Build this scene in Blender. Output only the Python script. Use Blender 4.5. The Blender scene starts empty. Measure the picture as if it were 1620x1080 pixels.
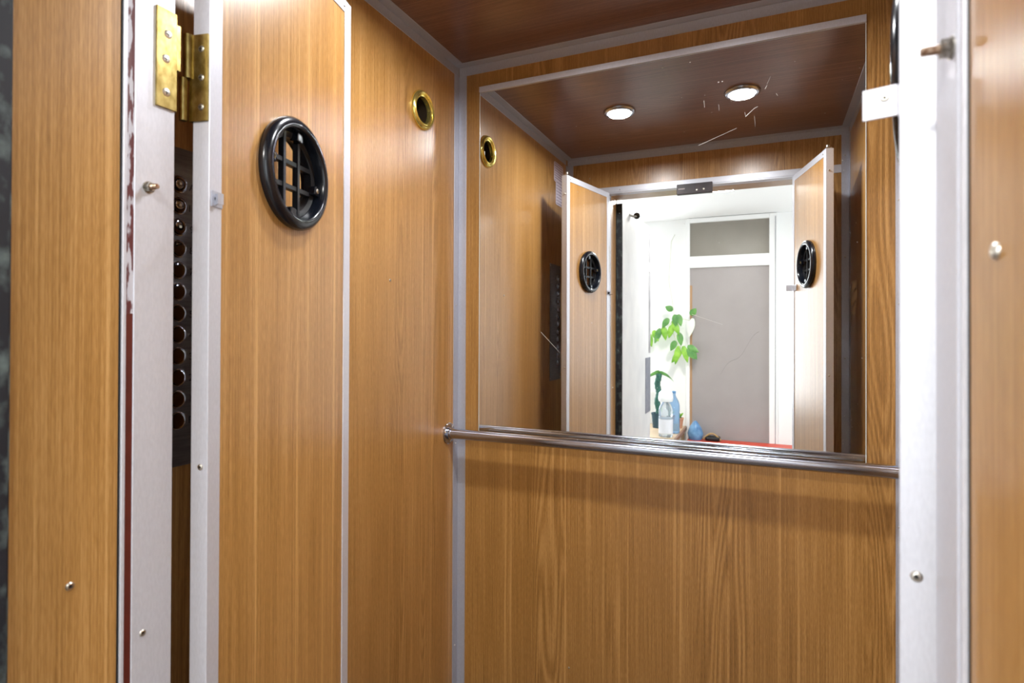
import bpy, bmesh, math, random
from mathutils import Vector, Matrix
C = bpy.context.scene.collection
SC = bpy.context.scene
random.seed(7)
CZ = 1.295            # eye height above the lift floor
# ------------------------------------------------------------------ camera
cam_d = bpy.data.cameras.new('camera'); cam = bpy.data.objects.new('camera', cam_d); C.objects.link(cam)
cr = Vector((0.91386065, 0.40601277, 0.00351396)); cu = Vector((-0.00072617, -0.00702010, 0.99997510)); cf = Vector((-0.40602733, 0.91384044, 0.00612056))
M3 = Matrix((cr, cu, -cf)).transposed()
cam.matrix_world = Matrix.Translation((0, 0, CZ)) @ M3.to_4x4()
cam_d.sensor_width = 36; cam_d.lens = 911.78*36/1620; cam_d.shift_y = -23.6/1620
cam_d.clip_start = 0.02; cam_d.clip_end = 60
cam_d.dof.use_dof = True; cam_d.dof.focus_distance = 1.65; cam_d.dof.aperture_fstop = 5.6
SC.camera = cam
# ------------------------------------------------------------------ world, lights, exposure
W = bpy.data.worlds.new('world'); SC.world = W; W.use_nodes = True
W.node_tree.nodes['Background'].inputs[0].default_value = (0.80, 0.90, 1.0, 1)
W.node_tree.nodes['Background'].inputs[1].default_value = 3.0
SC.view_settings.view_transform = 'Standard'; SC.view_settings.look = 'None'
SC.view_settings.exposure = -0.07; SC.view_settings.gamma = 1.0; SC.view_settings.use_curve_mapping = False
SC.cycles.max_bounces = 14; SC.cycles.diffuse_bounces = 5; SC.cycles.glossy_bounces = 8
SC.cycles.sample_clamp_indirect = 70.0; SC.cycles.use_denoising = True
SC.cycles.blur_glossy = 0.05
P_DOWN = 9.2; P_WINDOW = 36.0; P_HALL = 37.0; P_RIGHT = 12.0
def area(name, loc, direction, sx, sy, power, col=(1, 1, 1), shape='RECTANGLE', spread=math.pi, parent=None):
    d = bpy.data.lights.new(name, 'AREA'); d.shape = shape; d.size = sx
    if shape in ('RECTANGLE', 'ELLIPSE'): d.size_y = sy
    d.energy = power; d.color = col; d.spread = spread
    o = bpy.data.objects.new(name, d); C.objects.link(o); o.location = loc
    o.rotation_euler = Vector(direction).to_track_quat('-Z', 'Y').to_euler()
    if parent: o.parent = parent
    return o
area('daylight', (-1.66, -2.62, CZ+0.05), (0.1, 1, -0.05), 0.95, 1.6, P_WINDOW, (0.93, 0.97, 1.0))
area('added_daylight_right', (1.72, -1.65, CZ+0.20), (-1, 0, -0.1), 1.3, 1.4, P_RIGHT, (0.93, 0.97, 1.0))  # added side light at the unseen right window
# ------------------------------------------------------------------ materials
def principled(name, col, rough=.5, metal=0., spec=.5, **k):
    m = bpy.data.materials.new(name); m.use_nodes = True; b = m.node_tree.nodes['Principled BSDF']
    b.inputs['Base Color'].default_value = (*col, 1); b.inputs['Roughness'].default_value = rough
    b.inputs['Metallic'].default_value = metal; b.inputs['Specular IOR Level'].default_value = spec
    for kk, v in k.items(): b.inputs[kk.replace('_', ' ')].default_value = v
    return m
def srgb(r, g, b):
    f = lambda c: (c/255/12.92) if c/255 <= .04045 else ((c/255+.055)/1.055)**2.4
    return (f(r), f(g), f(b))
def nodes(m): return m.node_tree.nodes, m.node_tree.links
def noisy(name, c1, c2, scale=40, rough=.5, metal=0., spec=.5, stretch=(1, 1, 1), lo=.35, hi=.65, detail=4, rvar=0, bump=0):
    m = principled(name, c1, rough, metal, spec); N, L = nodes(m); b = N['Principled BSDF']
    tc = N.new('ShaderNodeTexCoord'); mp = N.new('ShaderNodeMapping'); mp.inputs['Scale'].default_value = stretch
    nz = N.new('ShaderNodeTexNoise'); nz.inputs['Scale'].default_value = scale; nz.inputs['Detail'].default_value = detail
    rp = N.new('ShaderNodeValToRGB'); rp.color_ramp.elements[0].position = lo; rp.color_ramp.elements[1].position = hi
    rp.color_ramp.elements[0].color = (*c1, 1); rp.color_ramp.elements[1].color = (*c2, 1)
    L.new(tc.outputs['Object'], mp.inputs[0]); L.new(mp.outputs[0], nz.inputs['Vector']); L.new(nz.outputs['Fac'], rp.inputs[0]); L.new(rp.outputs[0], b.inputs['Base Color'])
    if bump:
        bp = N.new('ShaderNodeBump'); bp.inputs['Strength'].default_value = bump; bp.inputs['Distance'].default_value = .001
        L.new(nz.outputs['Fac'], bp.inputs['Height']); L.new(bp.outputs[0], b.inputs['Normal'])
    return m
def wood(name, along='Z', contrast=1.0, off=(0, 0, 0), dark=srgb(132, 92, 44), mid=srgb(168, 123, 67), light=srgb(198, 154, 96), cath=.35, rough=.30, spec=.72):
    m = principled(name, mid, rough, 0, spec); N, L = nodes(m); b = N['Principled BSDF']
    tc = N.new('ShaderNodeTexCoord'); mp0 = N.new('ShaderNodeMapping'); mp0.inputs['Location'].default_value = off
    if along == 'X': mp0.inputs['Rotation'].default_value = (0, math.pi/2, 0)
    L.new(tc.outputs['Object'], mp0.inputs[0])
    def nz(sc, detail=2., dist=0.):
        mp = N.new('ShaderNodeMapping'); mp.inputs['Scale'].default_value = sc; L.new(mp0.outputs[0], mp.inputs[0])
        n = N.new('ShaderNodeTexNoise'); n.inputs['Scale'].default_value = 1; n.inputs['Detail'].default_value = detail; n.inputs['Distortion'].default_value = dist
        L.new(mp.outputs[0], n.inputs['Vector']); return n.outputs['Fac']
    def mth(op, a, c=None, d=None):
        n = N.new('ShaderNodeMath'); n.operation = op
        for i, v in enumerate((a, c, d)):
            if v is None: continue
            if isinstance(v, (int, float)): n.inputs[i].default_value = v
            else: L.new(v, n.inputs[i])
        return n.outputs[0]
    fine = nz((420, 420, 3.2), 3.0); pores = nz((900, 900, 55), 2.0); broad = nz((20, 20, .35), 3.0)
    lines = nz((95, 95, .35), 1.0)
    low = nz((7.5, 7.5, .75), 1.0)
    rings = mth('SINE', mth('MULTIPLY', low, 190.0))
    mask = nz((6.5, 6.5, .12), 0.0)
    mask = mth('MINIMUM', 1.0, mth('MAXIMUM', mth('MULTIPLY', mth('SUBTRACT', mask, .57), 9.0), 0.0))
    v = mth('ADD', mth('MULTIPLY', mth('SUBTRACT', fine, .5), 1.0), .5)
    v = mth('ADD', v, mth('MULTIPLY', mth('SUBTRACT', broad, .5), .42))
    v = mth('ADD', v, mth('MULTIPLY', mth('SUBTRACT', pores, .5), .7))
    v = mth('ADD', v, mth('MULTIPLY', mth('MAXIMUM', mth('SUBTRACT', lines, .60), 0.0), 1.7))
    v = mth('ADD', v, mth('MULTIPLY', mth('MULTIPLY', rings, mask), cath*.5))
    v = mth('ADD', mth('MULTIPLY', mth('SUBTRACT', v, .5), contrast), .5)
    rp = N.new('ShaderNodeValToRGB'); e = rp.color_ramp.elements
    e[0].position = .15; e[0].color = (*dark, 1); e[1].position = .85; e[1].color = (*light, 1)
    q = e.new(.5); q.color = (*mid, 1)
    L.new(v, rp.inputs[0]); L.new(rp.outputs[0], b.inputs['Base Color'])
    return m
WD = wood('laminate_door', off=(.3, .1, 0), cath=.1)
WL = wood('laminate_left', off=(2.1, 1.7, .4), cath=.25)
WB = wood('laminate_back_dimmed', off=(3.3, .2, 1.0), cath=.3, dark=srgb(122, 84, 38), mid=srgb(157, 113, 57), light=srgb(188, 143, 84))  # same laminate as the doors, colour lowered in place of weaker light
WC = wood('laminate_ceiling_shaded', along='X', off=(.7, .3, 2), cath=.25, dark=srgb(90, 59, 45), mid=srgb(116, 80, 62), light=srgb(142, 104, 84))  # ceiling's poor light partly painted in as a darker laminate tone
WF = wood('laminate_front', off=(5.3, 2.2, 3.0), cath=.3)
WR = wood('laminate_reveal', off=(1.3, 4.2, 3.0), cath=0., contrast=.8)
ALU = noisy('satin_aluminium', srgb(178, 180, 190), srgb(186, 188, 198), scale=400, rough=.42, metal=.5, stretch=(1, 1, .25))
ALU_W = noisy('anodised_strip', srgb(202, 203, 211), srgb(209, 210, 218), scale=400, rough=.4, metal=.35, stretch=(1, 1, .3))
BLACK = principled('black_plastic', srgb(14, 18, 26), .2, 0, .55)
BLACKM = principled('black_plastic_matte', srgb(18, 20, 24), .45, 0, .4)
BRASS = noisy('brass', srgb(138, 118, 66), srgb(176, 158, 100), scale=110, rough=.33, metal=1.0, stretch=(1, 1, .6))
GOLD = principled('polished_gold', srgb(244, 226, 130), .2, .9)
DCHR = principled('dark_chrome', srgb(128, 128, 138), .12, 1.0)
CHROME = principled('polished_steel', srgb(178, 182, 194), .2, 1.0)
STEEL = noisy('zinc_steel', srgb(130, 125, 115), srgb(190, 186, 178), scale=300, rough=.35, metal=1.0)
SCREW = principled('screw_steel', srgb(205, 200, 190), .3, 1.0)
DARK = principled('dark_cavity', srgb(16, 12, 10), .8)
COPM = noisy('dark_brushed_steel', srgb(98, 95, 96), srgb(116, 112, 112), scale=60, rough=.4, metal=.45, stretch=(1, .3, 4))
INK = principled('black_ink', srgb(10, 10, 12), .5)
REDP = noisy('worn_red_paint', srgb(84, 26, 14), srgb(96, 32, 20), scale=30, rough=.5)
WORN = noisy('worn_grey_red_paint', srgb(96, 40, 40), srgb(200, 198, 205), scale=150, rough=.5, stretch=(1, 1, .2), lo=.49, hi=.53, detail=8)
RUB = noisy('mottled_black_edge', srgb(18, 22, 30), srgb(96, 108, 106), scale=38, rough=.5, stretch=(1, 1, .7), lo=.5, hi=.75, detail=6)
WHITE = principled('white_paint', srgb(246, 246, 245), .6)
WHITEC = principled('white_ceiling_paint', srgb(248, 248, 247), .7)
DOORG = noisy('greyish_white_door_paint', srgb(206, 208, 212), srgb(226, 227, 228), scale=5, rough=.4, lo=.3, hi=.7)
DGREY = noisy('dark_grey_hammered', srgb(62, 62, 66), srgb(84, 84, 86), scale=300, rough=.5)
PLATEG = noisy('grey_metal_plate', srgb(112, 118, 136), srgb(134, 138, 150), scale=30, rough=.4, metal=.3)
PANE2 = noisy('dusty_grey_glass', srgb(160, 153, 152), srgb(166, 159, 158), scale=5, rough=.35, lo=.25, hi=.75, detail=6)
PANE = noisy('dusty_grey_brown_glass', srgb(138, 132, 122), srgb(144, 138, 128), scale=6, rough=.35, lo=.25, hi=.75, detail=6)
PAPER = principled('paper', srgb(222, 212, 226), .7)
TILE = noisy('hall_floor_mosaic', srgb(96, 86, 78), srgb(140, 130, 120), scale=60, rough=.4)
LEAF = noisy('bright_leaf', srgb(96, 158, 28), srgb(150, 200, 70), scale=14, rough=.45)
LEAFD = noisy('dark_leaf', srgb(70, 128, 60), srgb(110, 165, 84), scale=14, rough=.45)
STALK = noisy('blue_green_stalk', srgb(28, 74, 66), srgb(56, 110, 96), scale=60, rough=.5)
OAK = principled('pale_wood_board', srgb(196, 172, 142), .5)
OAKD = principled('brown_edge', srgb(140, 106, 84), .5)
REDB = principled('red_lacquer', srgb(196, 58, 28), .4)
BLUEP = noisy('blue_plastic_film', srgb(70, 116, 164), srgb(120, 165, 204), scale=14, rough=.3)
TERRA = principled('terracotta', srgb(196, 140, 110), .7)
SENS = noisy('brown_black_housing', srgb(34, 20, 22), srgb(52, 36, 38), scale=25, rough=.4)
def glassy(name, col, rough=.05):
    m = principled(name, col, rough); b = m.node_tree.nodes['Principled BSDF']; b.inputs['Transmission Weight'].default_value = .75; b.inputs['IOR'].default_value = 1.2
    return m
BOTC = glassy('clear_plastic', srgb(228, 238, 245)); BOTB = glassy('blue_plastic', srgb(160, 195, 230)); GLASSY = glassy('window_glass', (1, 1, 1))
MIRR = principled('mirror_silver', (0.86, 0.87, 0.855), .0, 1.0)
GEDGE = principled('ground_glass_edge', srgb(214, 226, 220), .25)
LAMP = bpy.data.materials.new('lit_lamp_glass'); LAMP.use_nodes = True
_b = LAMP.node_tree.nodes['Principled BSDF']; _b.inputs['Emission Color'].default_value = (.93, .96, 1, 1); _b.inputs['Emission Strength'].default_value = 14.0
HLAMP = bpy.data.materials.new('added_hall_lamp_glass'); HLAMP.use_nodes = True  # glow of the added, unseen hall lamp
_b = HLAMP.node_tree.nodes['Principled BSDF']; _b.inputs['Emission Color'].default_value = (1, .97, .9, 1); _b.inputs['Emission Strength'].default_value = 8.0
# ------------------------------------------------------------------ mesh helpers
def link(name, bm, mat, parent=None, smooth=False, mats=None):
    me = bpy.data.meshes.new(name); bmesh.ops.recalc_face_normals(bm, faces=bm.faces); bm.to_mesh(me); bm.free()
    for m in (mats or [mat]): me.materials.append(m)
    if smooth:
        me.polygons.foreach_set('use_smooth', [True]*len(me.polygons)); me.update()
        try: me.set_sharp_from_angle(angle=math.radians(40))
        except Exception: pass
    o = bpy.data.objects.new(name, me); C.objects.link(o)
    if parent: o.parent = parent
    return o
def bev(o, w, seg=2):
    m = o.modifiers.new('bevel', 'BEVEL'); m.width = w; m.segments = seg; m.limit_method = 'ANGLE'; return o
def box(bm, x0, x1, y0, y1, z0, z1, mi=0):
    v = [bm.verts.new((x, y, z)) for x in (min(x0, x1), max(x0, x1)) for y in (min(y0, y1), max(y0, y1)) for z in (min(z0, z1), max(z0, z1))]
    for f in ((0, 1, 3, 2), (4, 6, 7, 5), (0, 4, 5, 1), (2, 3, 7, 6), (0, 2, 6, 4), (1, 5, 7, 3)):
        bm.faces.new([v[i] for i in f]).material_index = mi
    return v
def bx(name, x0, x1, y0, y1, z0, z1, mat, parent=None, bevel=0):
    bm = bmesh.new(); box(bm, x0, x1, y0, y1, z0, z1); o = link(name, bm, mat, parent)
    if bevel: bev(o, bevel)
    return o
def frame_axes(ax):
    ax = Vector(ax).normalized(); t = Vector((0, 0, 1)) if abs(ax.z) < .9 else Vector((1, 0, 0))
    a = ax.cross(t).normalized(); return ax, a, ax.cross(a).normalized()
def lathe(bm, prof, org, ax, n=48, closed=False, mi=0):
    """prof: list of (radius, distance along axis)"""
    ax, a, b = frame_axes(ax); org = Vector(org); rings = []
    for r, h in prof:
        if r < 1e-6: rings.append([bm.verts.new(org+ax*h)])
        else: rings.append([bm.verts.new(org+ax*h+(a*math.cos(2*math.pi*i/n)+b*math.sin(2*math.pi*i/n))*r) for i in range(n)])
    prs = list(zip(rings, rings[1:]))
    if closed: prs.append((rings[-1], rings[0]))
    for p, q in prs:
        for i in range(n):
            j = (i+1) % n
            if len(p) == 1 and len(q) == 1: continue
            if len(p) == 1: f = bm.faces.new((p[0], q[i], q[j]))
            elif len(q) == 1: f = bm.faces.new((p[i], p[j], q[0]))
            else: f = bm.faces.new((p[i], p[j], q[j], q[i]))
            f.material_index = mi
def tube(bm, pts, r, n=12):
    pts = [Vector(p) for p in pts]; rings = []
    for i, p in enumerate(pts):
        d = (pts[min(i+1, len(pts)-1)]-pts[max(i-1, 0)]).normalized(); _, a, b = frame_axes(d)
        rr = r[i] if isinstance(r, (list, tuple)) else r
        rings.append([bm.verts.new(p+(a*math.cos(2*math.pi*k/n)+b*math.sin(2*math.pi*k/n))*rr) for k in range(n)])
    for p, q in zip(rings, rings[1:]):
        for k in range(n): bm.faces.new((p[k], p[(k+1) % n], q[(k+1) % n], q[k]))
    bm.faces.new(rings[0]); bm.faces.new(rings[-1])
def plate_holes(bm, to3, outline, holes, t0, t1, n=64):
    """solid plate with round holes; to3(u, v, t) -> 3D"""
    loops = [outline]+[[(cx+r*math.cos(2*math.pi*i/n), cy+r*math.sin(2*math.pi*i/n)) for i in range(n)] for cx, cy, r in holes]
    lay = []
    for t in (t0, t1):
        edges = []; vl = []
        for lp in loops:
            vs = [bm.verts.new(to3(u, v, t)) for u, v in lp]; vl.append(vs)
            edges += [bm.edges.new((vs[i], vs[(i+1) % len(vs)])) for i in range(len(vs))]
        bmesh.ops.triangle_fill(bm, edges=edges, use_beauty=True); lay.append(vl)
    for a, b in zip(*lay):
        for i in range(len(a)):
            j = (i+1) % len(a); bm.faces.new((a[i], a[j], b[j], b[i]))
def empty(name, loc=(0, 0, 0), rz=0., parent=None):
    o = bpy.data.objects.new(name, None); o.empty_display_size = .05; C.objects.link(o); o.location = loc; o.rotation_euler = (0, 0, rz)
    if parent: o.parent = parent
    return o
def tag(o, label, cat, group=None):
    o['label'] = label; o['category'] = cat
    if group: o['group'] = group
    return o
def struct(o): o['kind'] = 'structure'; return o
def rivet(parent, loc, ax, r=.0042, name='rivet', h=.0016):
    bm = bmesh.new(); lathe(bm, [(r, 0), (r*.95, h*.5), (r*.7, h), (r*.42, h*1.02), (r*.36, h*.35), (0, h*.3)], loc, ax, 20)
    o = link(name, bm, SCREW, parent, True)
    bm = bmesh.new(); lathe(bm, [(r*.36, h*.4), (0, h*.42)], loc, ax, 12); d = link('rivet_hole', bm, DARK, o)
    return o
def screw(parent, loc, ax, r=.004, mat=None, h=.0012):
    ax_, a, b = frame_axes(ax); loc = Vector(loc)
    bm = bmesh.new(); lathe(bm, [(r, 0), (r*.97, h*.5), (r*.75, h), (0, h*1.15)], loc, ax, 20); o = link('screw', bm, mat or SCREW, parent, True)
    bm = bmesh.new()
    for p, q in ((a, b), (b, a)):
        c = loc+ax_*(h*1.2)
        vs = [bm.verts.new(c+p*s1*r*.55+q*s2*r*.11) for s1, s2 in ((-1, -1), (1, -1), (1, 1), (-1, 1))]; bm.faces.new(vs)
    link('screw_slot', bm, DARK, o)
    return o
# ------------------------------------------------------------------ lift car shell
XL, XR, YB, YF, ZC, w = -0.9833, 0.3305, 1.75, 0.547, 0.9082+CZ, 0.0321
Y0 = 0.3575; OL, OR, OT = -0.767, 0.123, 0.716+CZ
Zz = lambda z: z+CZ
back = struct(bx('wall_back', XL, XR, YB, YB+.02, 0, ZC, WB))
bm = bmesh.new()
GR = (1.5175, Zz(.681), .044)      # socket hole in the left wall
plate_holes(bm, lambda u, v, t: (t, u, v), [(Y0, 0), (YB+.02, 0), (YB+.02, ZC), (Y0, ZC)], [GR], XL-.02, XL)
left = struct(link('wall_left', bm, WL))
right = struct(bx('wall_right', XR, XR+.02, Y0, YB+.02, 0, ZC, WF))
bm = bmesh.new(); box(bm, XL, OL-.001, Y0+.001, YF, 0, ZC); box(bm, OR+.001, XR, Y0+.001, YF, 0, ZC); box(bm, OL-.001, OR+.001, Y0+.001, YF, OT+.001, ZC)
front = struct(link('wall_front', bm, WF))
bm = bmesh.new(); box(bm, OL-.001, OL, Y0, YF, 0, OT); box(bm, OR, OR+.001, Y0, YF, 0, OT); box(bm, OL, OR, Y0, YF, OT, OT+.001)
link('reveal_lining', bm, WR, front)
struct(bx('ceiling', XL-.02, XR+.02, Y0, YB+.02, ZC, ZC+.02, WC))
struct(bx('floor', XL-.02, XR+.02, Y0-.01, YB+.02, -.03, 0, noisy('dark_lino', srgb(70, 56, 46), srgb(96, 80, 66), scale=40, rough=.5)))
# corner profiles (thin aluminium angles)
T = .0022; tn = [0]
def trim(boxes, mat=ALU, bevel=.0008):
    tn[0] += 1; bm = bmesh.new()
    for b in boxes: box(bm, *b)
    o = struct(link('trim_%d' % tn[0], bm, mat)); bev(o, bevel, 1); return o
t_bl = trim([(XL, XL+T, YB-w, YB, 0, ZC-w), (XL+T, XL+w, YB-T, YB, 0, ZC-w)])
t_br = trim([(XR-T, XR, YB-w, YB, 0, ZC-w), (XR-w, XR-T, YB-T, YB, 0, ZC-w)])
t_fl = trim([(XL, XL+T, YF, YF+w, 0, ZC-w), (XL+T, XL+w, YF, YF+T, 0, ZC-w)])
t_fr = trim([(XR-T, XR, YF, YF+w, 0, ZC-w), (XR-w, XR-T, YF, YF+T, 0, ZC-w)])
t_cb = trim([(XL+w, XR, YB-T, YB, ZC-w, ZC-T), (XL, XR, YB-w, YB, ZC-T, ZC), (XL+T+.001, XL+w, YB-T, YB, ZC-w, ZC-T)])
t_cl = trim([(XL, XL+T, YF+w, YB-.001, ZC-w, ZC-T), (XL, XL+w, YF+w, YB-w-.0015, ZC-T, ZC)])
t_cr = trim([(XR-T, XR, YF+w, YB-w, ZC-w, ZC-T), (XR-w, XR, YF+w, YB-w, ZC-T, ZC)])
t_cf = trim([(XL, XR, YF, YF+T, ZC-w, ZC-T), (XL, XR, YF, YF+w, ZC-T, ZC)])
t_hd = trim([(XL+w, XR-w, YF, YF+.003, Zz(.708), Zz(.744)), (OL, OR, YF-.064, YF+.003, OT-.003, OT)], ALU_W)
for z in (.789, .0845, -.39, -1.08): rivet(t_bl, (XL+T, YB-.0165, Zz(z)), (1, 0, 0), .0028)
for z in (.337, .0714, -.5): rivet(t_br, (XR-.0245, YB-T, Zz(z)), (0, -1, 0), .0028)
for z in (.783, .33, -.12): rivet(t_fr, (XR-.018, YF+T, Zz(z)), (0, 1, 0), .004)
for x in (-.70, -.04, .2): rivet(t_hd, (x, YF+.003, Zz(.726)), (0, 1, 0), .003)
rivet(left, (XL, 1.357, Zz(.1408)), (1, 0, 0), .0042)
rivet(back, (-.576, YB, Zz(-1.069)), (0, -1, 0), .003)
rivet(front, (-.86, YF, Zz(.80)), (0, 1, 0), .003)
# reveals of the doorway: satin strip, bead and red-painted edge on each side
for side, X, sg in (('left', OL, 1), ('right', OR, -1)):
    t1 = trim([(X, X+sg*.003, .4914, YF, 0, Zz(.712))], ALU_W)
    rivet(t1, (X+sg*.003, .5065, Zz(-.4063)), (sg, 0, 0), .0045)
    rivet(t1, (X+sg*.003, .5065, Zz(-.95)), (sg, 0, 0), .0045)
    trim([(X, X+sg*.004, .4765, .4815, 0, Zz(.712))], ALU_W)
    trim([(X, X+sg*.0008, .4740, .4765, 0, Zz(.712))], BLACKM, .0001)
    if side == 'left':
        trim([(X, X+sg*.0015, .4815, .4914, 0, Zz(.02))], REDP, .0002)
        trim([(X, X+sg*.0015, .4815, .4914, Zz(.02), Zz(.712))], WORN, .0002)
    else:
        trim([(X, X+sg*.0015, .4815, .4914, 0, Zz(.712))], ALU, .0002)
    trim([(X-sg*.02, X+sg*.002, Y0-.022, Y0, 0, Zz(.72))], RUB, .001)
    rivet(front, (X, .4193, Zz(-.3096)) if side == 'left' else (X, .4255, Zz(.0475)), (sg, 0, 0), .0052, h=.0025)
# ------------------------------------------------------------------ folding car door leaves
def leaf(name, h, e, sgn, label):
    h = Vector((h[0], h[1])); e = Vector((e[0], e[1])); L = (e-h).length; u = (e-h)/L
    root = struct(empty(name, (h.x, h.y, 0), math.atan2(u.y, u.x))); root['label'] = label
    zt = Zz(.705); zb = .012; th = .0285; fw = .0262
    d = lambda v: sgn*v                       # distance out of the passage face
    bm = bmesh.new(); pc = (L*.5, Zz(.281))
    plate_holes(bm, lambda a, b, t: (a, t, b), [(fw-.002, zb+fw-.002), (L-fw+.002, zb+fw-.002), (L-fw+.002, zt-fw+.002), (fw-.002, zt-fw+.002)], [(pc[0], pc[1], .084)], d(-.0255), d(-.0022))
    link('panel', bm, WD, root)
    bm = bmesh.new()
    for a0, a1, z0, z1 in ((0, fw, zb, zt), (L-fw, L, zb, zt)): box(bm, a0, a1, d(-th), 0, z0, z1)
    o = link('stile', bm, ALU_W, root); bev(o, .0012, 2)
    bm = bmesh.new()
    for z0, z1 in ((zt-fw, zt-.0004), (zb, zb+fw)): box(bm, fw+.0006, L-fw-.0006, d(-th), 0, z0, z1)
    o = link('rail', bm, ALU_W, root); bev(o, .0012, 2)
    # porthole bezel
    bm = bmesh.new(); ax = (0, sgn, 0); c = (pc[0], 0, pc[1])
    prof = [(.0990, -.002), (.1010, .004), (.1004, .0095), (.0965, .0140), (.0905, .0168), (.0850, .0172), (.0822, .0160), (.0808, .0135), (.0800, .0105),
            (.0792, .0060), (.0772, -.004), (.0755, -.014), (.0745, -.029), (.0830, -.029), (.0830, -.002)]
    lathe(bm, prof, c, ax, 72, closed=True); rg = link('porthole_ring', bm, BLACK, root, True)
    bm = bmesh.new(); lathe(bm, [(.0755, -.029), (.0960, -.029), (.0960, -.032), (.088, -.034), (.0755, -.033)], c, ax, 64, closed=True); link('rear_ring', bm, BLACK, rg, True)
    bm = bmesh.new(); R = .0735
    for o_ in (-.022, .022):
        hl = math.sqrt(R*R-o_*o_)+.004
        box(bm, c[0]+o_-.0035, c[0]+o_+.0035, d(-.015), d(-.004), c[2]-hl, c[2]+hl)
        box(bm, c[0]-hl, c[0]+hl, d(-.018), d(-.0062), c[2]+o_-.0040, c[2]+o_+.0040)
    bm2 = bmesh.new(); lathe(bm2, [(.0765, -.004), (.0665, -.006), (.0665, -.020), (.0765, -.020)], c, ax, 64, closed=True)
    me = bpy.data.meshes.new('t'); bm2.to_mesh(me); bm2.free(); bm.from_mesh(me)
    link('porthole_grille', bm, BLACKM, rg)
    for ang, scr in ((-12, 1), (168, 1), (82, 0), (262, 0)):
        a = math.radians(ang); r0 = .0705; ca, sa = math.cos(a), math.sin(a)
        lc = Vector((c[0]+ca*r0, 0, c[2]+sa*r0)); bm = bmesh.new()
        vv = box(bm, -.008, .008, d(-.010), d(.007), -.0085, .0085)
        bmesh.ops.rotate(bm, verts=vv, cent=(0, 0, 0), matrix=Matrix.Rotation(-a, 3, 'Y')); bmesh.ops.translate(bm, verts=vv, vec=lc)
        lg = link('porthole_lug', bm, BLACK, rg); bev(lg, .0018, 2)
        if scr: screw(lg, (lc.x, d(.0072), lc.z), ax, .0048, BRASS if ang > 90 else SCREW)
    # edge rivets
    for z in (-.201, -.75): rivet(root, (0, d(-.012), Zz(z)), (-1, 0, 0), .0046, h=.002)
    for z in (.62, -.171, -.75): rivet(root, (L, d(-.012), Zz(z)), (1, 0, 0), .0042, h=.002)
    for s_, z_ in ((L-.03, .69), (L*.35, -.95)): rivet(root, (s_, 0, Zz(z_)), ax, .0026)
    # top pivot bracket
    bm = bmesh.new(); box(bm, L-.05, L-.004, d(-.024), d(-.004), zt, zt+.006); lathe(bm, [(.007, 0), (.007, .012), (0, .012)], (L-.02, d(-.014), zt+.005), (0, 0, 1), 16)
    link('top_pivot', bm, STEEL, root)
    return root, L, u
HL, EL = (-.744, .5868), (-.8329, 1.0033); HR, ER = (.100, .5717), (.2032, .9713)
d1, L1, u1 = leaf('door_1', HL, EL, -1, 'left inward-opened wooden car door leaf with black round porthole grille')
d2, L2, u2 = leaf('door_2', HR, ER, 1, 'right inward-opened wooden car door leaf seen edge-on, porthole showing in mirror')
# ---- brass hinges: plate on the doorway strip, knuckle, plate on the leaf edge
def hinge(root, h, u, sgn, reveal_x, face):
    """face: +1 strip faces +X (left side), -1 faces -X"""
    a = math.atan2(u.y, u.x)
    H = empty('hinge', (0, 0, 0), 0); H.parent = root
    H.matrix_parent_inverse = (Matrix.Translation((h[0], h[1], 0)) @ Matrix.Rotation(a, 4, 'Z')).inverted()
    x = reveal_x+face*.003
    o = bx('jamb_plate', x, x+face*.0035, .5180, .5475, Zz(.305), Zz(.442), BRASS, H, .0006)
    for z, yy in ((.408, .534), (.373, .531), (.327, .532)): screw(H, (x+face*.0033, yy, Zz(z)), (face, 0, 0), .0058, SCREW, .0008)
    U = Vector((u.x, u.y, 0)); Nn = Vector((-u.y, u.x, 0))*sgn; O = Vector((h[0], h[1], 0))
    pt = lambda s, dd, z: O+U*s+Nn*dd+Vector((0, 0, Zz(z)))
    bm = bmesh.new()
    def obox(s0, s1, a0, a1, z0, z1):
        v = [bm.verts.new(pt(s, dd, z)) for s in (s0, s1) for dd in (a0, a1) for z in (z0, z1)]
        for f in ((0, 1, 3, 2), (4, 6, 7, 5), (0, 4, 5, 1), (2, 3, 7, 6), (0, 2, 6, 4), (1, 5, 7, 3)): bm.faces.new([v[i] for i in f])
    obox(-.0035, 0, -.0285, -.0012, .303, .430); lp = link('leaf_plate', bm, BRASS, H); bev(lp, .0005, 1)
    for z in (.408, .366, .323): screw(H, pt(-.0035, -.0120, z), -U, .0050, STEEL)
    # arm going back from the leaf plate and the knuckle barrel
    bm = bmesh.new(); obox(-.0035, .012, -.0325, -.0285, .303, .430); link('return_flange', bm, BRASS, H)
    kc = O+Nn*(-.034)+U*(-.004)+Vector((0, 0, 0))
    bm = bmesh.new(); lathe(bm, [(0, 0), (.0065, 0), (.0065, .064), (0, .064)], (kc.x, kc.y, Zz(.366)), (0, 0, 1), 20); link('knuckle', bm, BRASS, H, True)
    bm = bmesh.new(); lathe(bm, [(0, 0), (.0052, 0), (.0052, .062), (0, .062)], (kc.x-face*.002, kc.y-.006, Zz(.303)), (0, 0, 1), 20); link('knuckle', bm, BRASS, H, True)
    bm = bmesh.new(); box(bm, x-face*.001, kc.x, .5475, .5560, Zz(.366), Zz(.430)); link('jamb_tongue', bm, BRASS, H)
hinge(d1, HL, u1, -1, OL, 1); hinge(d2, HR, u2, 1, OR, -1)
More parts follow.
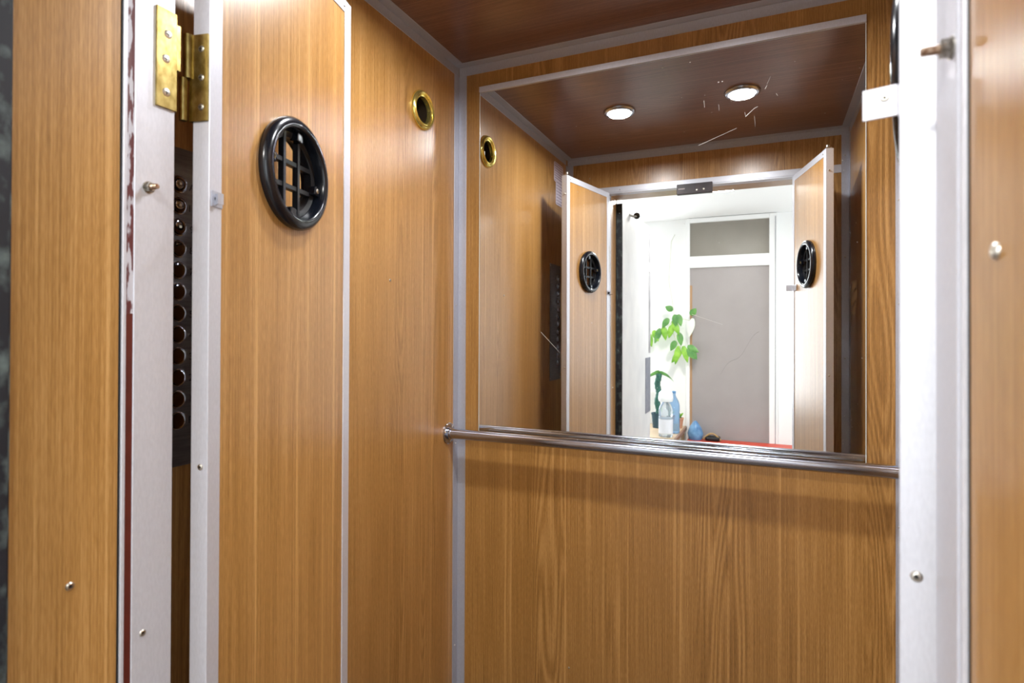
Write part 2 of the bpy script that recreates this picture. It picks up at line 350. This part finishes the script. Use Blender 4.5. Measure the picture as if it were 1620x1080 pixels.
# ---- limit-switch brackets on the leaves
def strip(bm, pts, z0, z1, t=.002, tilt=0):
    pts = [Vector((p[0], p[1])) for p in pts]
    for p, q in zip(pts, pts[1:]):
        n = Vector((-(q-p).y, (q-p).x)).normalized()*t
        v = [bm.verts.new((a.x, a.y, z)) for a in (p, q, q+n, p+n) for z in (z0, z1)]
        for f in ((0, 2, 3, 1), (2, 4, 5, 3), (4, 6, 7, 5), (6, 0, 1, 7), (0, 6, 4, 2), (1, 3, 5, 7)): bm.faces.new([v[i] for i in f])
bm = bmesh.new()   # right leaf, local coordinates: x along leaf, y away from the passage face
def loc2(x, y):
    dx, dy = x-HR[0], y-HR[1]; return (dx*u2.x+dy*u2.y, -dx*u2.y+dy*u2.x)
strip(bm, [(.060, .0012), (.0035, .0012), (.0035, .0265)], Zz(.182), Zz(.2085)); br = link('contact_bracket', bm, ALU_W, d2); bev(br, .0005, 1)
rivet(br, (.0035-.0021, .010, Zz(.1985)), (-1, 0, 0), .0034)
bm = bmesh.new(); box(bm, .004, .026, .0002, -.0016, Zz(.180), Zz(.203))
strip(bm, [(.010, -.0016), (.006, -.0100), (.014, -.013)], Zz(.183), Zz(.199), .0015); lb = link('contact_bracket', bm, ALU, d1)
bm = bmesh.new(); lathe(bm, [(.0060, 0), (.0055, .004), (.003, .006), (0, .006)], (.015, -.0016, Zz(.192)), (0, -1, 0), 10); link('rubber_pad', bm, BLACKM, lb)
# ---- threaded studs with nuts on the doorway strips
for X, sg, lab, z in ((OL, 1, 'rusty threaded stud with nut on the left doorway strip under brass hinge', .1905), (OR, -1, 'rusty threaded stud with nut on the right doorway strip', .2030)):
    x = X+sg*.003; o = tag(empty('stud_bolt', (x, .510 if sg > 0 else .503, Zz(z))), lab, 'bolt')
    bm = bmesh.new(); lathe(bm, [(0, 0), (.0082, 0), (.0082, .0012), (0, .0012)], (0, 0, 0), (sg, 0, 0), 24); link('washer', bm, STEEL, o)
    bm = bmesh.new(); lathe(bm, [(0, .0012), (.0068, .0012), (.0068, .0065), (.0060, .0072), (0, .0072)], (0, 0, 0), (sg, 0, 0), 6); link('nut', bm, STEEL, o)
    bm = bmesh.new(); lathe(bm, [(0, .0060)]+[(.0036 if k % 2 else .0031, .0072+k*.0007) for k in range(16)]+[(.0028, .0187), (0, .0190)], (0, 0, 0), (sg, 0, 0), 16)
    link('threaded_rod', bm, noisy('rusty_tip', srgb(120, 80, 50), srgb(200, 180, 160), scale=250, rough=.4, metal=.8), o)
# ------------------------------------------------------------------ mirror with top profile
MX0, MX1, MZ0, MZ1 = -.898, .2336, Zz(-.349), Zz(.8057)
mir = tag(empty('wall_mirror', ((MX0+MX1)/2, YB, MZ0)), 'large frameless wall mirror on the back wall above the handrail', 'mirror')
def child_world(o, root):
    o.parent = root; o.matrix_parent_inverse = Matrix.Translation(root.location).inverted(); return o
child_world(bx('mirror_glass', MX0+.001, MX1-.001, YB-.006, YB-.0008, MZ0+.001, MZ1, MIRR), mir)
bm = bmesh.new()
for b_ in ((MX0, MX0+.0016, YB-.0063, YB, MZ0, MZ1), (MX1-.0016, MX1, YB-.0063, YB, MZ0, MZ1), (MX0, MX1, YB-.0063, YB, MZ0, MZ0+.0016)): box(bm, *b_)
child_world(link('glass_edge', bm, GEDGE), mir)
bm = bmesh.new(); box(bm, MX0, MX1, YB-.0100, YB, MZ1+.0008, MZ1+.0020); box(bm, MX0, MX1, YB-.0110, YB-.0095, MZ1+.0008, MZ1+.0200); box(bm, MX0, MX1, YB-.0095, YB, MZ1+.017, MZ1+.0200)
o = child_world(link('top_profile', bm, ALU_W), mir); bev(o, .0004, 1)
bm = bmesh.new(); ys = YB-.0062
SCR = principled('scratched_silver', srgb(214, 212, 206), .6)
def mark(x0, z0, x1, z1, wd=.0007):
    a = Vector((x0, ys, Zz(z0))); b = Vector((x1, ys, Zz(z1))); n = (b-a).normalized().cross(Vector((0, 1, 0)))*wd/2
    bm.faces.new([bm.verts.new(p) for p in (a-n, b-n*.5, b+n*.5, a+n)])
for s in ((-.185, .537, -.082, .573, .0010), (-.058, .603, -.036, .622, .0022), (-.036, .622, -.026, .626, .0014), (-.035, .600, -.033, .570, .0005), (-.672, -.006, -.607, -.072, .0009), (-.203, .048, -.119, .018, .0008),
          (-.170, .665, -.168, .645, .0010), (-.098, .67, -.096, .65, .0008), (-.003, .685, .006, .705, .0008), (-.008, .672, -.003, .682, .0016), (-.06, .615, -.058, .60, .0009), (-.13, .648, -.128, .63, .0008), (.02, .655, .024, .648, .001)):
    mark(*s); child_world(link('scratch', bm, SCR), mir); bm = bmesh.new()
for i in range(70):
    x = random.uniform(-.6, .22) if i < 50 else random.uniform(.17, .225); z = random.uniform(-.3, .75); mark(x, z, x+random.uniform(.0008, .0022), z+random.uniform(-.001, .001), random.uniform(.0006, .0014))
for x, z in ((-.2085, .7835), (-.1300, .7115), (-.1195, .7120)): mark(x-.002, z, x+.002, z+.0003, .003)
child_world(link('dust_specks', bm, SCR), mir)['kind'] = 'stuff'
# ------------------------------------------------------------------ handrail
ry, rz_, rr = 1.6872, Zz(-.3473), .0165
hr = tag(empty('handrail', ((XL+XR)/2, ry, rz_)), 'polished steel handrail tube running across the back wall under the mirror', 'handrail')
bm = bmesh.new(); lathe(bm, [(0, XL+.006), (rr, XL+.006), (rr, XR-.006), (0, XR-.006)], (0, ry, rz_), (1, 0, 0), 40); child_world(link('rail_tube', bm, CHROME, None, True), hr)
for X, sg in ((XL, 1), (XR, -1)):
    bm = bmesh.new(); lathe(bm, [(0, 0), (.0355, 0), (.0355, .004), (.0335, .0058), (.0215, .0062), (.0215, .012), (.019, .0135), (rr, .0135)], (X, ry, rz_), (sg, 0, 0), 48)
    fl = child_world(link('wall_flange', bm, CHROME, None, True), hr)
    for a in (45, 165, 285):
        s_ = screw(None, (X+sg*.0058, ry+math.sin(math.radians(a))*.0280, rz_+math.cos(math.radians(a))*.0280), (sg, 0, 0), .0042, SCREW, .002)
        s_.parent = fl; s_.matrix_parent_inverse = Matrix.Translation(hr.location).inverted() @ Matrix.Identity(4) if False else fl.matrix_world.inverted()
# ------------------------------------------------------------------ gilt lamp socket in the left wall
sk = tag(empty('lamp_socket', (XL, GR[0], GR[1])), 'polished gold round empty spotlight socket high on the left wall', 'light socket')
bm = bmesh.new(); lathe(bm, [(.060, .0005), (.0605, .004), (.058, .010), (.0525, .0135), (.0475, .0115), (.0465, .0085), (.0440, .0095), (.0405, .0075), (.0395, .002), (.0395, -.006), (.043, -.006), (.0432, .0004)], (0, 0, 0), (1, 0, 0), 64, closed=True)
link('gold_bezel', bm, GOLD, sk, True)
bm = bmesh.new(); lathe(bm, [(.0425, -.004), (.041, -.05), (.030, -.075), (0, -.078), (0, -.080), (.033, -.077), (.0432, -.05), (.0432, -.004)], (0, 0, 0), (1, 0, 0), 40); link('inner_cup', bm, principled('dark_cup', srgb(44, 34, 24), .35), sk, True)
bm = bmesh.new(); box(bm, -.045, -.015, -.014, -.006, -.024, .006); box(bm, -.05, -.02, .002, .02, -.03, -.014); lathe(bm, [(.004, -.06), (.004, -.02), (0, -.02)], (0, -.004, 0), (1, 0, 0), 12); link('bulb_holder', bm, STEEL, sk)
# ------------------------------------------------------------------ control panel with buttons
cp = tag(empty('control_panel', (XL, .7425, Zz(-.25))), 'dark steel floor button panel on the left wall behind the door leaf', 'control panel')
bx('faceplate', 0, .003, -.0775, .0775, 0, .58, COPM, cp, .0008)
def text_mesh(name, body, size, mat, parent, loc, rot, ext=.0002):
    cu_ = bpy.data.curves.new(name, 'FONT'); cu_.body = body; cu_.size = size; cu_.extrude = ext; cu_.align_x = 'CENTER'; cu_.align_y = 'CENTER'
    to = bpy.data.objects.new('tmp', cu_); C.objects.link(to); bpy.context.view_layer.update()
    me = bpy.data.meshes.new_from_object(to.evaluated_get(bpy.context.evaluated_depsgraph_get())); bpy.data.objects.remove(to); me.materials.clear(); me.materials.append(mat)
    o = bpy.data.objects.new(name, me); C.objects.link(o); o.parent = parent; o.location = loc; o.rotation_euler = rot; return o
LITB = principled('button_lens', srgb(240, 236, 214), .3)
for i, s in enumerate(['A', '10', '9', '8', '7', '6', '5', '4', '3', '2', '1', 'P']):
    z = .2636-i*.03912+.25; y = -.0325; bm = bmesh.new()
    lathe(bm, [(.0165, .003), (.0162, .0052), (.0145, .0066), (.0138, .0060), (.0136, .0050)], (0, y, z), (1, 0, 0), 32); b_ = link('button_ring', bm, CHROME, cp, True)
    bm = bmesh.new(); lathe(bm, [(.0134, .0045), (.0132, .0078), (.0110, .0092), (.006, .0094), (0, .0094)], (0, y, z), (1, 0, 0), 32); link('button_cap', bm, DCHR, b_, True)
    if i > 2: text_mesh('floor_numeral', s, .0185, INK, cp, (.0032, -.0055, z-.002), (math.pi/2, 0, math.pi/2)); continue
    bm = bmesh.new(); box(bm, .0093, .0098, y-.0022, y+.0022, z-.0022, z+.0022); link('button_lens', bm, LITB, b_)
    text_mesh('floor_numeral', s, .0185, INK, cp, (.0032, -.0055, z-.002), (math.pi/2, 0, math.pi/2))
for y in (-.07, .07):
    for z in (.012, .568): screw(cp, (.003, y, z), (1, 0, 0), .0025)
# ------------------------------------------------------------------ notices on the left wall
def notice(name, y0, y1, z0, z1, x, label, rows):
    o = tag(empty(name, (XL, (y0+y1)/2, Zz(z0))), label, 'notice'); hw = (y1-y0)/2; h = z1-z0
    bm = bmesh.new(); r = .012; pts = []
    for cx, cz, a0 in ((hw-r, r, -90), (hw-r, h-r, 0), (-hw+r, h-r, 90), (-hw+r, r, 180)):
        for k in range(7):
            a = math.radians(a0+k*15); pts.append((cx+r*math.cos(a), cz+r*math.sin(a)))
    f = bm.faces.new([bm.verts.new((x, a, b)) for a, b in pts]); e = bmesh.ops.extrude_face_region(bm, geom=[f]); bmesh.ops.translate(bm, verts=[v for v in e['geom'] if isinstance(v, bmesh.types.BMVert)], vec=(.0006, 0, 0))
    link('sheet', bm, PAPER, o); bm = bmesh.new()
    for k in range(rows):
        z = h*(.93-.86*k/max(rows-1, 1)); a = -hw*.85
        while a < hw*.8:
            l = random.uniform(.006, .018); b = min(a+l, hw*.85); box(bm, x+.0006, x+.0008, a, b, z-.0012, z+.0012+random.uniform(0, .001)); a = b+.004
    link('printed_lines', bm, principled('grey_ink', srgb(96, 86, 110), .7), o)
notice('notice_sheet', .622, .762, .752, .852, .0, 'upper paper notice stuck high on the left wall near the front corner', 8)
notice('notice_sheet', .622, .737, .638, .762, .0008, 'lower rounded paper notice overlapping below the other sheet', 8)
# ------------------------------------------------------------------ ceiling downlights
def downlight(x, y, label, tilt):
    o = tag(empty('ceiling_downlight', (x, y, ZC)), label, 'ceiling light', 'recessed ceiling downlights')
    bm = bmesh.new(); lathe(bm, [(.0655, 0), (.0655, -.003), (.062, -.009), (.056, -.0115), (.051, -.0105), (.0485, -.006), (.0485, 0)], (0, 0, 0), (0, 0, 1), 56, closed=True); link('chrome_ring', bm, CHROME, o, True)
    bm = bmesh.new(); lathe(bm, [(0, -.0125), (.03, -.0122), (.0478, -.0088), (.048, -.002), (0, -.002)], (0, 0, 0), (0, 0, 1), 48); l_ = link('lamp_lens', bm, LAMP, o, True)
    for a in (20, 200):
        bm = bmesh.new(); box(bm, .046, .058, -.003, .003, -.0145, -.010); c_ = link('ring_clip', bm, CHROME, o); c_.rotation_euler = (0, 0, math.radians(a+tilt))
    area('downlight_beam', (0, 0, -.016), (0, 0, -1), .085, .085, P_DOWN, (.95, .97, 1.0), 'DISK', math.radians(170), o)
downlight(-.5637, 1.130, 'round lit ceiling downlight nearer the left wall, seen in the mirror', 0)
downlight(-.0906, 1.140, 'round lit ceiling downlight nearer the right wall, seen in the mirror', 40)
rivet(bpy.data.objects['ceiling'], (-.334, 1.463, ZC), (0, 0, -1), .003)
# ------------------------------------------------------------------ door contact on the header
se = tag(empty('door_contact', (-.328, YF+.003, Zz(.667))), 'dark brown door contact box on the header above the doorway', 'switch box')
bx('housing', -.083, .083, 0, .026, 0, .050, SENS, se, .002); bx('name_strip', -.075, -.045, .0258, .0266, .024, .029, principled('pale_mark', srgb(170, 160, 160), .5), se)
for x, z in ((.012, .016), (.044, .018)):
    bm = bmesh.new(); lathe(bm, [(.004, .026), (.004, .0275), (0, .0278)], (x, 0, z), (0, 1, 0), 14); link('housing_screw', bm, SCREW, se)
# ------------------------------------------------------------------ landing wall, open landing door
HX0, HX1, HY, HZ = -2.25, 1.65, -2.5, Zz(1.1165)
bm = bmesh.new(); box(bm, HX0, -.80, .13, .33, -.03, HZ); box(bm, .17, HX1, .13, .33, -.03, HZ); box(bm, -.80, .17, .13, .33, Zz(.80), HZ)
struct(link('wall_landing', bm, WHITE))
bm = bmesh.new(); wx0, wx1, wz0, wz1 = -2.15, -1.18, Zz(-.85), Zz(.85)
for b_ in ((HX0, wx0, -.03, HZ), (wx1, HX1, -.03, HZ), (wx0, wx1, -.03, wz0), (wx0, wx1, wz1, HZ)): box(bm, b_[0], b_[1], HY-.15, HY, b_[2], b_[3])
struct(link('wall_far', bm, WHITE))
struct(bx('wall_side_left', HX0-.15, HX0, HY, .33, -.03, HZ, WHITE))
bm = bmesh.new(); f = .05
for b_ in ((wx0, wx1, wz0, wz0+f), (wx0, wx1, wz1-f, wz1), (wx0, wx0+f, wz0, wz1), (wx1-f, wx1, wz0, wz1)): box(bm, b_[0], b_[1], HY-.10, HY-.05, b_[2], b_[3])
struct(link('window_1', bm, WHITE))
def wall_win(name, x0, x1, wy0, wy1, wz0, wz1):
    bm = bmesh.new(); box(bm, x0, x1, HY, wy0, -.03, HZ); box(bm, x0, x1, wy1, .33, -.03, HZ); box(bm, x0, x1, wy0, wy1, -.03, wz0); box(bm, x0, x1, wy0, wy1, wz1, HZ); struct(link(name, bm, WHITE))
wall_win('wall_side_right', HX1, HX1+.15, -2.35, -.95, Zz(-.65), Zz(.95))
for n, x, y0, y1, z0, z1 in (('window_2_added', HX1+.04, -2.35, -.95, Zz(-.65), Zz(.95)),):  # unseen window, added and placed for the cool sheen on the left leaf
    bm = bmesh.new(); f = .05
    for b_ in ((x, x+.04, y0, y1, z0, z0+f), (x, x+.04, y0, y1, z1-f, z1), (x, x+.04, y0, y0+f, z0, z1), (x, x+.04, y1-f, y1, z0, z1), (x, x+.04, (y0+y1)/2-.03, (y0+y1)/2+.03, z0, z1)): box(bm, *b_)
    struct(link(n, bm, WHITE))
struct(bx('ceiling_landing', HX0-.15, HX1+.15, HY-.15, .33, HZ, HZ+.05, WHITEC))
struct(bx('floor_landing', HX0-.15, HX1+.15, HY-.15, .33, -.08, -.03, TILE))
d3 = struct(empty('door_3', (-.757, .3415, 0))); d3['label'] = 'grey-white landing door standing open beside the doorway'
bx('door_slab', -.0225, .0215, -.835, -.003, .0, Zz(.700), DOORG, d3, .002)
bx('edge_plate', -.0235, .0220, -.012, 0, .0, Zz(.700), RUB, d3)
bm = bmesh.new(); tube(bm, [(.020, -.18, Zz(.672)), (.035, -.22, Zz(.668)), (.05, -.235, Zz(.668))], .006, 10); ar = link('roller_arm', bm, STEEL, d3, True)
bm = bmesh.new(); lathe(bm, [(0, 0), (.008, 0), (.017, .001), (.019, .004), (.019, .010), (.017, .013), (.008, .012), (0, .012)], (.05, -.245, Zz(.672)), (.3, 1, .1), 28); link('roller', bm, BLACK, ar, True)
bx('lock_plate', .0216, .0240, -.832, -.665, Zz(-.545), Zz(-.180), PLATEG, d3)
for z0, z1 in ((.46, .66), (-.15, .40)): bx('edge_guard', .0216, .0232, -.833, -.775, Zz(z0), Zz(z1), noisy('smoky_grey', srgb(128, 128, 134), srgb(165, 165, 170), scale=12, rough=.5), d3)
# ------------------------------------------------------------------ glazed door in the far wall
d4 = struct(empty('door_4', (-.35, HY, 0))); d4['label'] = 'white framed door with dusty grey panes in the far landing wall'
def fbox(bm, x0, x1, z0, z1, y1=.05): box(bm, x0+.35, x1+.35, .0, y1, z0, z1)
bm = bmesh.new(); fbox(bm, -.745, -.712, -.03, Zz(1.112)); fbox(bm, .010, .082, -.03, Zz(1.112)); fbox(bm, -.712, .010, Zz(1.068), Zz(1.112)); fbox(bm, -.712, .010, Zz(.622), Zz(.735)); fbox(bm, -.712, .010, -.03, .12)
o = link('frame', bm, WHITE, d4); bev(o, .004, 2)
bm = bmesh.new(); fbox(bm, .060, .066, -.03, Zz(1.08), .054); link('frame_groove', bm, principled('grey_groove', srgb(150, 152, 160), .6), d4)
bm = bmesh.new(); fbox(bm, -.712, .010, Zz(.735), Zz(1.068), .02); link('transom_pane', bm, PANE, d4)
bm = bmesh.new(); fbox(bm, -.712, .010, .12, Zz(.622), .02); pn = link('lower_pane', bm, PANE2, d4)
bm = bmesh.new(); fbox(bm, -.712, -.690, .12, Zz(.45), .024); link('pane_beading', bm, principled('tan_bead', srgb(176, 140, 104), .6), d4)
bm = bmesh.new(); p0 = None
for i in range(26):
    t = i/25; x = -.42+.34*t+.35; z = Zz(-.42+.40*t+.03*math.sin(t*9)); q = Vector((x, .0205, z))
    if p0 is not None:
        n = Vector((0, 0, .0014)); bm.faces.new([bm.verts.new(v) for v in (p0-n, q-n, q+n, p0+n)])
    p0 = q
link('crack', bm, principled('crack_grey', srgb(112, 106, 104), .6), d4)
# ------------------------------------------------------------------ things in the landing corner
board = tag(empty('corner_shelf', (-.98, -2.10, -.03)), 'low pale wooden shelf with bottles in the far landing corner', 'shelf')
sz = Zz(-.95)+.03
bx('shelf_top', -.27, .225, -.38, .38, sz-.03, sz, OAK, board); bx('brown_lip', .2255, .245, -.38, .38, sz-.032, sz+.002, OAKD, board)
for x in (-.26, .19):
    for y in (-.37, .34): bx('leg', x, x+.03, y, y+.03, 0, sz-.03, OAK, board)
ST = Zz(-.95)
def bottle(name, x, y, r, h, mat, label, cap, lab=None):
    o = tag(empty(name, (x, y, ST)), label, 'bottle'); bm = bmesh.new()
    lathe(bm, [(0, 0), (r*.8, 0), (r, .01*h*3), (r, h*.50), (r*.92, h*.53), (r, h*.57), (r*.98, h*.70), (r*.8, h*.80), (r*.35, h*.92), (r*.28, h*.95), (r*.28, h), (0, h)], (0, 0, 0), (0, 0, 1), 32); link('bottle_body', bm, mat, o, True)
    bm = bmesh.new(); lathe(bm, [(0, h), (r*.34, h), (r*.34, h*1.05), (0, h*1.06)], (0, 0, 0), (0, 0, 1), 20); link('cap', bm, cap, o)
    if lab:
        bm = bmesh.new(); lathe(bm, [(r*1.01, h*.10), (r*1.01, h*.46)], (0, 0, 0), (0, 0, 1), 32); link('bottle_label', bm, lab, o)
    return o
wb1 = bottle('water_bottle', -.838, -1.80, .062, .35, BOTC, 'clear plastic bottle with white film over its neck at front of corner shelf', WHITE, principled('pale_label', srgb(225, 228, 236), .5))
bottle('water_bottle', -.798, -2.02, .052, .37, BOTB, 'tall blue-tinted plastic bottle standing behind the clear one', BLUEP)
bm = bmesh.new(); lathe(bm, [(0, -.045), (.03, -.05), (.060, -.055), (.066, -.03), (.060, .02), (.035, .045), (.015, .06), (0, .06)], (0, 0, .372), (0, 0, 1), 14)
link('white_film_cover', bm, principled('white_film', srgb(236, 240, 242), .4), wb1, True)
fp = tag(empty('flower_pot', (-.80, -2.33, ST)), 'small terracotta pot with green sprigs at right of the shelf bottles', 'plant pot')
bm = bmesh.new(); lathe(bm, [(0, 0), (.035, 0), (.048, .09), (.052, .09), (.052, .10), (.043, .10), (.040, .085), (0, .085)], (0, 0, 0), (0, 0, 1), 24); link('pot', bm, TERRA, fp, True)
def leafshape(bm, base, direction, ln, wd, droop=.3, nrm=(0, 1, 0)):
    d = Vector(direction).normalized(); s = d.cross(Vector(nrm)).normalized(); rows = []
    for i in range(7):
        t = i/6; c = Vector(base)+d*ln*t+Vector((0, 0, -droop*ln*t*t)); ww = wd*math.sin(math.pi*min(1, t*.9+.08))**.8*(1-t*.35)*.5
        rows.append([bm.verts.new(c-s*ww), bm.verts.new(c+Vector(nrm)*ww*.25), bm.verts.new(c+s*ww)])
    for a, b in zip(rows, rows[1:]):
        for k in range(2): bm.faces.new((a[k], a[k+1], b[k+1], b[k]))
bm = bmesh.new()
for k in range(12):
    a = k*math.pi/6; leafshape(bm, (0, 0, .085), (math.cos(a)*.5, math.sin(a)*.5, 1), random.uniform(.06, .12), .025, .3, (-math.sin(a), math.cos(a), 0.1))
link('sprigs', bm, LEAF, fp, True)
# tall plant with blue-green stalk
sp = tag(empty('stalk_plant', (-.985, -2.26, ST)), 'dark blue-green stalk plant with drooping top leaves behind the bottles', 'plant')
bm = bmesh.new(); lathe(bm, [(0, 0), (.05, 0), (.062, .13), (.066, .13), (.066, .145), (.055, .145), (.052, .12), (0, .12)], (0, 0, 0), (0, 0, 1), 24); link('pot', bm, principled('dark_pot', srgb(40, 70, 84), .5), sp, True)
bm = bmesh.new(); tube(bm, [(.0+.008*math.sin(i*.7), 0, .12+i*.0195) for i in range(22)], [.027 if i % 2 else .031 for i in range(22)], 14); link('stalk', bm, STALK, sp, True)
bm = bmesh.new()
for dx, dz, ln in ((1, .3, .16), (.9, .5, .12), (-1, .2, .12), (-.7, .6, .08), (.3, 1, .08), (-.2, 1, .09)): leafshape(bm, (0, 0, .53), (dx, .1, dz), ln, .045, .75)
link('crown_leaves', bm, LEAFD, sp, True)
# hanging leafy vine
vp = tag(empty('hanging_vine', (-.86, -2.36, HZ-.25)), 'bright green leafy vine hanging in front of the white corner wall', 'plant')
def vl(x, z): return (x+.86, .0, Zz(z)-(HZ-.25))
bm = bmesh.new()
tube(bm, [(.0, -.12, .10), (-.02, -.03, .02), vl(-.90, .50), vl(-.86, .25), vl(-.84, .12), vl(-.86, -.02), vl(-.80, -.15), vl(-.74, -.28)], .0035, 8)
tube(bm, [vl(-.86, .10), vl(-.95, .0), vl(-1.03, -.05), vl(-1.10, -.03)], .003, 8); tube(bm, [vl(-.86, .06), vl(-.78, .12), vl(-.70, .10)], .003, 8)
link('stem', bm, principled('pale_stem', srgb(206, 208, 190), .6), vp, True)
lv = [(-1.10, -.02, .3, -1, .16, 0), (-1.05, .00, .5, -.9, .13, 0), (-.98, .02, -.4, -1, .17, 1), (-.95, .04, .2, -1, .15, 0), (-.90, .12, -.6, -.8, .12, 1), (-.86, .10, .5, -1, .17, 0), (-.84, .16, .1, -1, .13, 1),
      (-.86, .06, -.3, -1, .15, 0), (-.81, .16, .3, -1, .13, 1), (-.80, -.02, .2, -1, .14, 1), (-.83, -.10, -.5, -.9, .12, 1), (-.80, -.15, -.2, -1, .20, 0), (-.76, -.15, .3, -1, .18, 0), (-.74, -.18, .8, -.7, .15, 1),
      (-.72, -.15, .9, -.4, .14, 1), (-.70, -.16, .6, -.9, .15, 1), (-.69, .15, .6, .9, .11, 1), (-.67, .12, -.2, -1, .20, 2), (-.78, -.20, -.7, -.8, .16, 0), (-.86, .20, -.9, .6, .10, 1)]
for mi, mt in enumerate((LEAF, LEAFD, principled('pale_leaf', srgb(225, 235, 215), .5))):
    bm = bmesh.new()
    for x, z, dx, dz, ln, k in lv:
        if k == mi: leafshape(bm, vl(x, z), (dx, .15, dz), ln*.85, .075, .1, (0.15, 1, .1))
    o = link('foliage', bm, mt, vp, True)
# blue bag, dark bag, red bench before the far door
BT = Zz(-1.055)
tag(link('blue_bag', (lambda b: (lathe(b, [(0, .001), (.06, .001), (.075, .06), (.055, .12), (.025, .165), (.010, .18), (0, .18)], (-.645, -2.36, BT), (0, 0, 1), 16), b)[1])(bmesh.new()), BLUEP, None, True), 'blue translucent plastic bag at the left end of the low red bench', 'bag')
db = tag(empty('shoulder_bag', (-.49, -2.36, BT+.001)), 'dark bag with tan handle on the low red bench', 'bag')
bx('bag_body', -.065, .075, -.05, .05, 0, .045, BLACKM, db, .02)
bm = bmesh.new(); tube(bm, [(-.08+.016*i, .03, .012+.06*math.sin(math.pi*i/10)) for i in range(11)], .008, 8); link('bag_handle', bm, principled('tan_leather', srgb(170, 140, 90), .5), db, True)
rb = tag(empty('low_bench', (-.20, -2.36, -.03)), 'low red bench standing against the far landing door', 'bench')
bx('bench_seat', -.515, .42, -.085, .13, BT-.03, BT+.03, REDB, rb, .004)
for x in (-.50, .38):
    for y in (-.08, .10): bx('leg', x, x+.03, y, y+.025, 0, BT-.03, REDB, rb)
# unseen hall ceiling lamp, fixture and glow added to light the landing
hl = tag(empty('added_hall_lamp', (-.30, -.85, HZ)), 'round white ceiling lamp, unseen, added to light the landing and doorway', 'ceiling light')
bm = bmesh.new(); lathe(bm, [(0, 0), (.15, 0), (.15, -.02), (0, -.02)], (0, 0, 0), (0, 0, 1), 40); link('lamp_base', bm, WHITE, hl)
bm = bmesh.new(); lathe(bm, [(.14, -.02), (.13, -.05), (.08, -.075), (0, -.085)], (0, 0, 0), (0, 0, 1), 40); link('lamp_shade', bm, HLAMP, hl, True)
area('added_hall_light', (0, 0, -.10), (0, 0, -1), .26, .26, P_HALL, (1, .97, .92), 'DISK', math.pi, hl)
